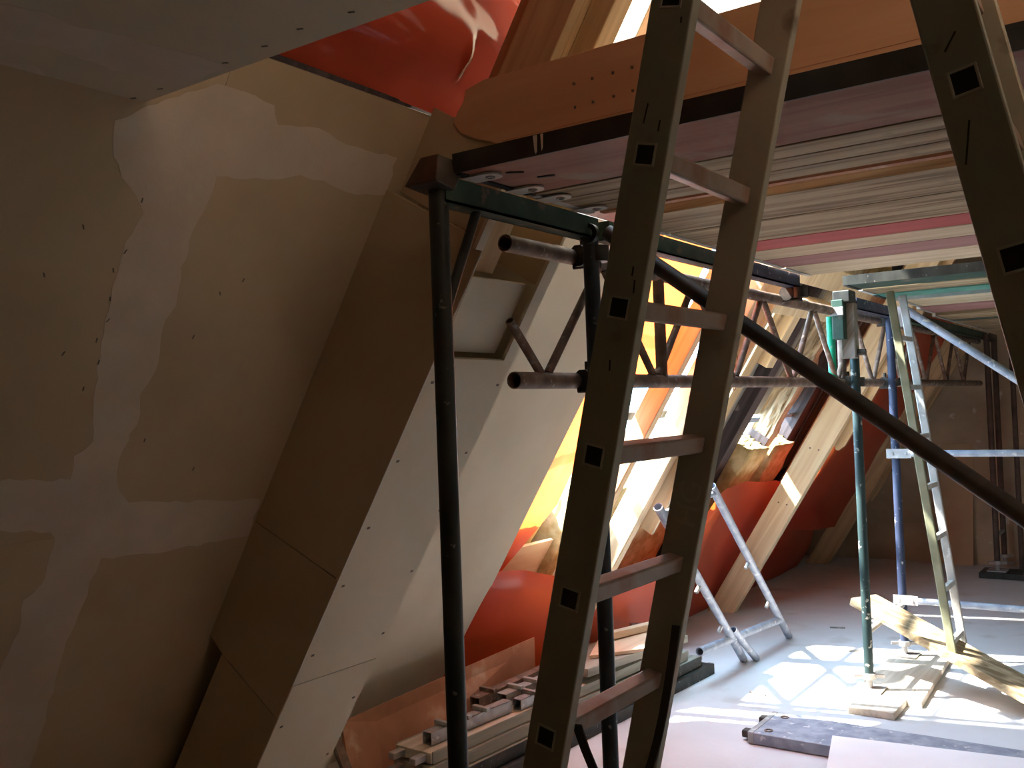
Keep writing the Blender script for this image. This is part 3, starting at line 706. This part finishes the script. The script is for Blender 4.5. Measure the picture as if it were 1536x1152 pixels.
coupler((-1.500, 5.31, 1.68), (0, 1, 0), (0, 0, 1), 'green coupler joining the girder to the first blue pole')
coupler((-1.500, 6.10, 1.68), (0, 1, 0), (0, 0, 1), 'coupler joining the girder to the second blue pole')
coupler((-1.500, 6.10, 2.06), (0, 1, 0), (0, 0, 1), 'coupler high on the second blue pole')
tag(MB().tube((-1.418, 2.56, 2.128), (1.14, 2.56, .19), PR, 20, .003).build('diagonal_brace', 'brown_tube'), 'long dark diagonal brace crossing in front of the blue poles', 'brace')

# blue frame C-D on boards
fc = frame(-1.45, 5.29, 6.08, 2.12, ('bluegreen', 'bluepaint', 'bluepaint'), 'blue and green scaffold frame standing on boards in the sunlight', zb=.07, gusset=False)
# green sleeve and bracket hung on the first blue pole
sl = thing('green_sleeve', (-1.49, 5.22, 1.70), 'bright green tube with bracket clamped to the first blue pole', 'bracket')
MB().tube((-1.53, 5.155, 1.70), (-1.53, 5.155, 2.03), .021, 14, .003).build('tube', 'brightgreen', sl)
MB().box(-1.515, -1.455, 5.13, 5.20, 1.905, 2.115).build('plate', 'greenpaint', sl, .004)
MB().box(-1.520, -1.450, 5.115, 5.13, 2.03, 2.075).build('strap_plate', 'galv', sl, .003)
MB().box(-1.490, -1.415, 5.19, 5.262, 1.805, 2.10).build('wooden_block', 'old_grey', sl, .006)
MB().box(-1.51, -1.42, 5.14, 5.26, 2.10, 2.163).build('head_block', 'pole_dark', sl, .006)
MB().tube((-1.415, 5.235, 1.835), (-1.375, 5.235, 1.835), .018, 10).build('bolt', 'couple', sl)
# low white tie between the blue poles (its lower rail) – end knobs
tag(MB().box(-1.47, -1.245, 4.95, 5.42, 0.0, .037).build('sole_board', 'deck_y', None, .004), 'thick short sole board under the front blue pole', 'board')
tag(MB().prism([(x, y, 0) for x, y in ((-1.243, 5.20), (-1.17, 5.20), (-1.22, 6.22), (-1.52, 6.22), (-1.52, 5.425), (-1.243, 5.425))], (0, 0, .037)).build('sole_board', 'deck_y', None, .004), 'long sole board under the rear blue pole', 'board')

def rail(y, z, x0, x1, label, mt='galv_grey'):
    t = thing('guard_rail', ((x0 + x1) / 2, y, z), label, 'rail')
    MB().tube((x0 + .12, y, z), (x1, y, z), .0195, 16).build('tube', mt, t)
    e = MB()
    e.box(x0 - .02, x0 + .12, y - .004, y + .004, z - .028, z + .028)
    e.tube((x0 + .01, y - .012, z), (x0 + .01, y + .006, z), .011, 8)
    e.tube((x0 + .09, y - .010, z), (x0 + .09, y + .006, z), .008, 8)
    e.build('end_plate', 'galv', t)
    return t
rail(6.045, 1.250, -1.475, 1.1, 'grey guard rail at chest height from the second blue pole')
rail(6.045, .375, -1.475, 1.1, 'grey rail near the floor from the second blue pole')
tag(MB().tube((-1.37, 6.14, 2.12), (1.1, 6.14, .20), PR, 18, .003).build('diagonal_brace', 'galv_grey'), 'pale grey diagonal brace behind the leaning aluminium ladder', 'brace')
frame(1.12, 5.29, 6.08, 2.12, ('bluegreen', 'bluepaint', 'bluepaint'), 'blue scaffold frame at the right end of the second deck', zb=.03, gusset=False)

# second deck above C-D
deck_board(5.02, 5.30, 'greenpaint', 'dark green steel deck panel over the first blue pole', z0=2.175, hooks=False, edge='pole_dark')
deck_board(5.305, 5.60, 'deck', 'yellowish wooden board of the second deck', z0=2.172, hooks=False)
t = deck_board(5.605, 5.86, 'teal', 'teal painted metal deck panel of the second deck', z0=2.168, hooks=False, edge='teal')
MB().box(-1.40, 1.06, 5.862, 5.872, 2.150, 2.20).build('edge_rail', 'alu_pale', t)
deck_board(5.90, 6.52, 'deck_pale', 'bright pale board of the second deck over the grey rail', x0=-1.38, z0=2.16, hooks=False)
deck_board(6.53, 6.98, 'deck_mauve', 'dull mauve board of the far deck', x0=-1.40, z0=2.15, hooks=False)
deck_board(7.0, 7.5, 'deck', 'dim weathered board in the middle of the far deck', x0=-1.40, z0=2.13, hooks=False)
deck_board(7.52, 7.70, 'greenpaint', 'dark green board of the far deck', x0=-1.40, z0=2.13, hooks=False)
deck_board(7.72, 8.3, 'deck', 'dim brown board of the far deck before the last', x0=-1.40, z0=2.13, hooks=False)
deck_board(8.32, 9.3, 'deck', 'last dim board of the far deck at the gable wall', x0=-1.40, z0=2.13, hooks=False)
utrans(6.42, 9.45, -1.45, 2.125, 'greenpaint', 'long dark bearer under the far deck')
tag(MB().box(-1.475, -1.425, 6.35, 6.42, 2.03, 2.16).build('bearer_end', 'galv', None, .004), 'pale square end of the long far bearer', 'bracket')
utrans(5.02, 9.45, 1.12, 2.125, 'greenpaint', 'long dark bearer under the right end of the far deck')
fe = frame(-1.40, 9.22, 9.62, 2.10, ('rustdark', 'rustdark', 'rustdark'), 'dark brown scaffold frame close to the gable wall', zb=.08, gusset=False)
tag(MB().box(-1.53, -1.05, 9.08, 9.38, 0, .048).build('sole_board', 'pole_dark', None, .004), 'dark sole board under the far brown frame', 'board')
tag(MB().tube((-1.24, 9.45, .0), (-1.24, 9.45, 2.12), .022, 14).build('prop_tube', 'rustdark'), 'upright brown tube standing beside the far brown frame', 'tube')

# far wall items
tag(MB().hexa([(-1.965, 9.70, 0), (-1.675, 9.70, 0), (-1.675, 9.72, 0), (-1.965, 9.72, 0), (-1.925, 9.775, 1.12), (-1.645, 9.775, 1.12), (-1.645, 9.795, 1.12), (-1.925, 9.795, 1.12)]).build('wooden_panel', 'ply_wall'), 'brown wooden panel leaning on the far gable wall', 'panel')

# =================================================================== LEANING ALUMINIUM LADDER
l2 = thing('ladder', (-1.05, 5.55, .22), 'narrow aluminium ladder standing on the tilted plank', 'ladder')
def l2x(z): return -1.050 - .1184 * (z - .222)
for y, mt in ((5.40, 'alu_green'), (5.68, 'alu_pale')):
    MB().beam((l2x(.215), y, .215), (l2x(2.16), y, 2.16), .022, .042, up=(1, 0, 0)).build('stile', mt, l2, .004)
z = .30
while z < 2.1:
    MB().beam((l2x(z), 5.395, z), (l2x(z), 5.685, z), .028, .028).build('rung', 'alu_pale', l2, .003)
    z += .268
MB().beam((l2x(.222), 5.39, .222), (l2x(.222), 5.69, .222), .05, .03).build('foot_bar', 'alu_pale', l2, .004)

# tilted plank, its upper end on the rail of the blue frame
tp = MB()
a = Vector((-1.57, 5.69, .452)); b = Vector((-.40, 5.22, .030))
d = (b - a).normalized(); sdir = Vector((.25, 1, 0)).normalized(); up = d.cross(sdir).normalized()
if up.z < 0: up = -up
tp.obox((a + b) / 2 - up * .022, d, sdir - d * sdir.dot(d), up, (b - a).length / 2, .115, .022)
tag(tp.build('plank', 'deck', None, .003), 'tilted plank carrying the leaning ladder, one end on the floor', 'plank')

# =================================================================== LEANING FRAME ON THE FLOOR
lf = thing('leaning_frame', (-2.27, 6.0, 0), 'grey ladder-like scaffold frame leaning over in front of the red foil', 'scaffold frame')
leg1 = (Vector((-2.30, 5.655, .012)), Vector((-2.19, 4.36, 1.085)))
leg2 = (Vector((-2.25, 6.335, .012)), Vector((-2.22, 5.10, 1.125)))
for p, q in (leg1, leg2):
    MB().tube(p, q, PR, 16, .003).build('leg', 'galv_grey', lf)
def lp(l, t): return l[0].lerp(l[1], t)
e0, e1_ = lp(leg1, .16), lp(leg2, .13)
dv = (e0 - e1_).normalized()
MB().tube(e1_ , e0 + dv * .42, PR, 16, .003).build('crossbar', 'galv_grey', lf)
MB().tube(lp(leg1, .96), lp(leg2, .96), .017, 14).build('crossbar', 'galv_grey', lf)
MB().tube((-2.235, 5.70, .012), (-2.26, 5.42, .245), .022, 14, .003).build('stub_tube', 'galv_grey', lf)
for l in (leg1, leg2):
    dl = (l[1] - l[0]).normalized()
    for t_ in (.28, .55):
        c = lp(l, t_)
        MB().tube(c, c + Vector((-.01, -.045, -.045)), .012, 10).build('peg', 'galv', lf)

# =================================================================== PILE OF SCAFFOLD PARTS
def pboard(x0, x1, y0, y1, z, th, mt, label, rot=-.06, edge=True, cat='scaffold board', grp='boards in the pile by the red foil'):
    c = Vector(((x0 + x1) / 2, (y0 + y1) / 2, z))
    t = thing('stacked_board', c, label, cat, grp)
    ax, ay = Vector((cos(rot), sin(rot), 0)), Vector((-sin(rot), cos(rot), 0))
    MB().obox(c + Vector((0, 0, th / 2)), ax, ay, (0, 0, 1), (x1 - x0) / 2, (y1 - y0) / 2, th / 2).build('board', mt, t, .003)
    if edge:
        for sg in (-1, 1):
            MB().obox(c + ax * sg * ((x1 - x0) / 2 + .002) + Vector((0, 0, th / 2)), ax, ay, (0, 0, 1), .003, (y1 - y0) / 2 - .01, th / 2 + .002).build('edge_rail', 'pole_dark' if z < .1 else 'deck_y_grey', t)
            for so in (-.6, .6):
                q = c + ay * sg * ((y1 - y0) / 2 + .03) + ax * so * (x1 - x0) / 2 + Vector((0, 0, th * .5))
                MB().obox(q, ax, ay, (0, 0, 1), .018, .035, .014).build('hook', 'galv', t, .004)
    return t
pboard(-2.68, -2.42, 3.02, 5.34, .0, .055, 'pole_dark', 'dark board at the bottom of the pile')
pboard(-2.69, -2.46, 3.06, 5.26, .062, .05, 'deck_y_grey', 'second board from the bottom of the pile')
pboard(-2.70, -2.49, 2.98, 5.14, .118, .05, 'deck_y_grey', 'third board from the bottom of the pile')
pboard(-2.71, -2.51, 3.00, 5.00, .174, .045, 'deck_y', 'dusty board on top of the pile, nearest the ladder')
pboard(-2.74, -2.42, 4.14, 5.02, .255, .042, 'deck_y_grey', 'short dusty board lying across the top of the pile', rot=-.16, edge=False)
tag(MB().hexa([W_ for W_ in (Vector((-2.575, 4.28, .300)), Vector((-2.35, 4.60, .300)), Vector((-2.53, 4.93, .312)), Vector((-2.70, 4.60, .312)),
                            Vector((-2.575, 4.28, .318)), Vector((-2.35, 4.60, .318)), Vector((-2.53, 4.93, .330)), Vector((-2.70, 4.60, .330)))]).build('plywood_offcut', 'ply', None, .002), 'pinkish plywood offcut lying on top of the pile', 'offcut')
tag(MB().beam((-2.64, 4.52, .352), (-2.50, 4.98, .352), .05, .035).build('timber_offcut', 'ply'), 'short timber offcut behind the plywood on the pile', 'offcut')
# bracket plate with an eye behind
ep = thing('eye_plate', (-2.62, 5.08, .30), 'grey steel eye plate at the back end of the pile', 'bracket')
MB().beam((-2.70, 4.98, .315), (-2.52, 5.16, .300), .11, .012).build('plate', 'galv', ep, .003)
MB().tube((-2.575, 5.10, .310), (-2.575, 5.10, .322), .030, 14, .012).build('eye', 'couple', ep)
# tilted brown sheet leaning on the slope
bsx = thing('brown_sheet', (-2.9, 3.65, .05), 'red-brown ply sheet with a hole, leaning behind the pile', 'sheet')
sh = [Vector((-2.81, 2.80, .02)), Vector((-2.765, 4.06, .03)), Vector((-2.79, 4.10, .43)), Vector((-2.93, 2.86, .33))]
nrm = (sh[1] - sh[0]).cross(sh[3] - sh[0]).normalized()
if nrm.x < 0: nrm = -nrm
MB().prism(sh, nrm * -.018).build('sheet', 'board_brown', bsx, .002)
hc = sh[3].lerp(sh[0], .30) + Vector((0, .085, 0))
MB().tube(hc - nrm * .004, hc + nrm * .003, .026, 16, .010).build('hole_ring', 'rust', bsx)
MB().tube(hc + nrm * .0005, hc + nrm * .002, .014, 12).build('hole', 'hole', bsx)  # dark disc in place of a shaded opening
tag(MB().beam((-2.93, 2.79, .345), (-2.60, 2.66, .03), .035, .03).build('steel_bar', 'rust'), 'rusty steel bar leaning at the near end of the brown sheet', 'bar')
# square tubes, near-black filling for the shade inside
def sqtube(a, b, w, label, mt='galv', prongs=0):
    t = thing('square_tube', a, label, 'tube')
    a, b = Vector(a), Vector(b); d = (b - a).normalized()
    sd = d.cross(Vector((0, 0, 1))).normalized(); u = sd.cross(d)
    for sg in (-1, 1):
        MB().obox((a + b) / 2 + sd * sg * (w / 2 - .002), d, sd, u, (b - a).length / 2, .002, w / 2).build('side', mt, t)
        MB().obox((a + b) / 2 + u * sg * (w / 2 - .002), d, sd, u, (b - a).length / 2, w / 2, .002).build('side', mt, t)
    MB().obox((a + b) / 2 + d * .03, d, sd, u, (b - a).length / 2 - .03, w / 2 - .005, w / 2 - .005).build('shade_core', 'hole', t)
    for k in range(prongs):
        c = a + d * (.10 + .12 * k) + u * (w / 2 + .008)
        MB().obox(c, sd, d, u, .045, .012, .010).build('prong', mt, t, .003)
    return t
sqtube((-2.640, 3.06, .250), (-2.60, 3.58, .250), .052, 'square steel tube lying at the near end of the pile', 'galv', 3)
sqtube((-2.660, 3.62, .255), (-2.62, 4.22, .262), .058, 'pale square tube on the pile, right of the pole', 'alu_pale', 2)
sqtube((-2.725, 3.50, .262), (-2.70, 4.15, .280), .055, 'tilted dark square tube behind the pale one', 'rust', 1)
sqtube((-2.575, 3.62, .246), (-2.545, 4.10, .246), .05, 'grey square tube beside the ladder foot on the pile', 'galv', 2)

# =================================================================== FLOOR ITEMS
fd = thing('floor_deck', (-.4, 4.47, 0), 'grey deck board lying flat on the sunny floor, hooks at its left end', 'scaffold board')
MB().box(-1.72, 1.0, 4.30, 4.64, .004, .056).build('panel', 'galv_grey', fd, .004)
MB().box(-1.745, -1.718, 4.30, 4.64, .002, .058).build('end_cap', 'galv', fd, .003)
for y in (4.36, 4.58):
    h = MB().box(-1.79, -1.745, y - .025, y + .025, .012, .048).build('hook', 'couple', fd, .008)
    MB().tube((-1.665, y, .056), (-1.665, y, .060), .020, 14, .008).build('rivet', 'rust', fd)
tag(MB().hexa([(-1.38, 4.395, .058), (-1.12, 3.30, .058), (.6, 3.6, .058), (.3, 4.62, .058), (-1.38, 4.395, .071), (-1.12, 3.30, .071), (.6, 3.6, .071), (.3, 4.62, .071)]).build('white_sheet', 'white_board'), 'bright white board lying over the grey floor deck', 'board')
for (x, y, a, l, lab) in ((-2.05, 6.75, .3, .05, 'small dark wood chip on the floor by the pale rafter'), (-1.78, 6.18, .8, .035, 'small splinter on the floor left of the blue frame'),
                          (-1.98, 5.05, -.3, .05, 'thin grey shim on the floor beside the pile')):
    tag(MB().obox((x, y, .004), (cos(a), sin(a), 0), (-sin(a), cos(a), 0), (0, 0, 1), l, .008, .004).build('wood_chip', 'old_grey'), lab, 'debris')

# =================================================================== FOLDING LADDER IN FRONT
ld = thing('folding_ladder', (-.45, 1.5, 0), 'dull aluminium folding ladder standing open in front of the scaffold', 'ladder')
LA, RA = .2418, -.2026
def lx(z): return -.650 + LA * (z - 1.976)
def rx(z): return -.207 + RA * (z - 1.987)
ZT = 2.93
for side, fx, A in (('l', lx, LA), ('r', rx, RA)):
    al = Vector((A, 0, 1)).normalized(); wd = Vector((1, 0, -A)).normalized()
    for y0 in (1.300, 1.690):
        c = Vector(((fx(.03) + fx(ZT)) / 2, y0 + .0125, (.03 + ZT) / 2))
        L_ = (Vector((fx(ZT), 0, ZT)) - Vector((fx(.03), 0, .03))).length / 2
        st = MB().obox(c, al, wd, (0, 1, 0), L_, .0355, .0125).build('stile', 'alu', ld, .003)
        f = Vector((fx(.03), y0 + .0125, .03))
        MB().obox(f, al, wd, (0, 1, 0), .045, .039, .016).build('rubber_foot', 'strap', ld, .004)
    z0 = 1.976 if side == 'l' else 1.987
    k = -8
    while True:
        z = z0 + .2265 * k; k += 1
        if z < .1: continue
        if z > ZT - .12: break
        c = Vector((fx(z), 1.5075, z))
        q = .0158
        rg = MB()
        rg.obox(c, (0, 1, 0), wd, al, .178, q, q)
        r_ = rg.build('rung', 'alu_rung', ld, .004)
        for yy, sg in ((1.300, -1), (1.715, 1)):
            e = MB()
            cc = Vector((fx(z), yy + sg * .0005, z))
            w = .0178; ti = .0036
            for s_ in (-1, 1):
                e.obox(cc + wd * s_ * (w - ti / 2), wd, (0, 1, 0), al, ti / 2, .0025, w)
                e.obox(cc + al * s_ * (w - ti / 2), wd, (0, 1, 0), al, w, .0025, ti / 2)
            e.build('rim', 'rim', r_, .001)
            MB().obox(cc - Vector((0, sg * .0004, 0)), wd, (0, 1, 0), al, w - ti, .0012, w - ti).build('rung_hole', 'hole', r_)  # dark plate painted as the shaded rung end
for y0 in (1.296, 1.719):
    hg = MB()
    hg.tube(((lx(ZT) + rx(ZT)) / 2, y0 - .006, ZT + .02), ((lx(ZT) + rx(ZT)) / 2, y0 + .006, ZT + .02), .075, 20)
    hg.build('hinge', 'galv', ld)
# dark scratches on the stiles
def scratch(fx, A, px, pz, qx, qz, w=.0022):
    MB().beam((px, 1.2995, pz), (qx, 1.2995, qz), w, .001, up=(0, 1, 0)).build('scratch', 'pencil', ld)
scratch(None, 0, -0.2150, 2.0513, -0.2284, 2.0285)
scratch(None, 0, -0.2041, 1.9374, -0.2104, 1.8827)
scratch(None, 0, -0.6419, 2.0523, -0.6510, 2.0238)
scratch(None, 0, -0.5821, 2.1681, -0.5835, 2.1596)
scratch(None, 0, -0.6233, 2.0232, -0.6273, 2.0069)
scratch(None, 0, -0.7243, 1.6705, -0.7262, 1.6541)
scratch(None, 0, -0.6762, 1.7892, -0.6794, 1.7692)
scratch(None, 0, -0.6776, 1.8097, -0.6805, 1.7958)
# worn lettering, half rubbed off, on the inner face of the far stile
try:
    cu = bpy.data.curves.new('lettering', 'FONT'); cu.body = 'HG'; cu.size = .062; cu.extrude = .0002; cu.align_x = 'LEFT'
    to = bpy.data.objects.new('lettering_tmp', cu); COL.objects.link(to)
    dg = bpy.context.evaluated_depsgraph_get()
    me = bpy.data.meshes.new_from_object(to.evaluated_get(dg))
    bpy.data.objects.remove(to)
    me.materials.clear(); me.materials.append(M['ghost'])
    lo = bpy.data.objects.new('lettering', me); COL.objects.link(lo)
    al = Vector((LA, 0, 1)).normalized(); wd = Vector((1, 0, -LA)).normalized()
    lo.parent = ld
    p0 = Vector((lx(1.365), 1.6893, 1.365)) + wd * .024
    mm = Matrix((al, -wd, Vector((0, -1, 0)))).transposed().to_4x4()
    mm.translation = p0 - ORG[ld]
    lo.matrix_local = mm
    ORG[lo] = p0
except Exception as ex:
    print('text', ex)
# slack strap between the stiles
sp = []
p, q = Vector((lx(1.10) + .03, 1.335, 1.085)), Vector((lx(1.22) + .015, 1.685, 1.175))
for i in range(17):
    t = i / 16
    c = p.lerp(q, t); c.z -= .22 * 4 * t * (1 - t); sp.append(c)
st = MB()
for i in range(16):
    st.beam(sp[i], sp[i + 1], .004, .016, up=(1, 0, .2))
st.build('strap', 'strap', ld)
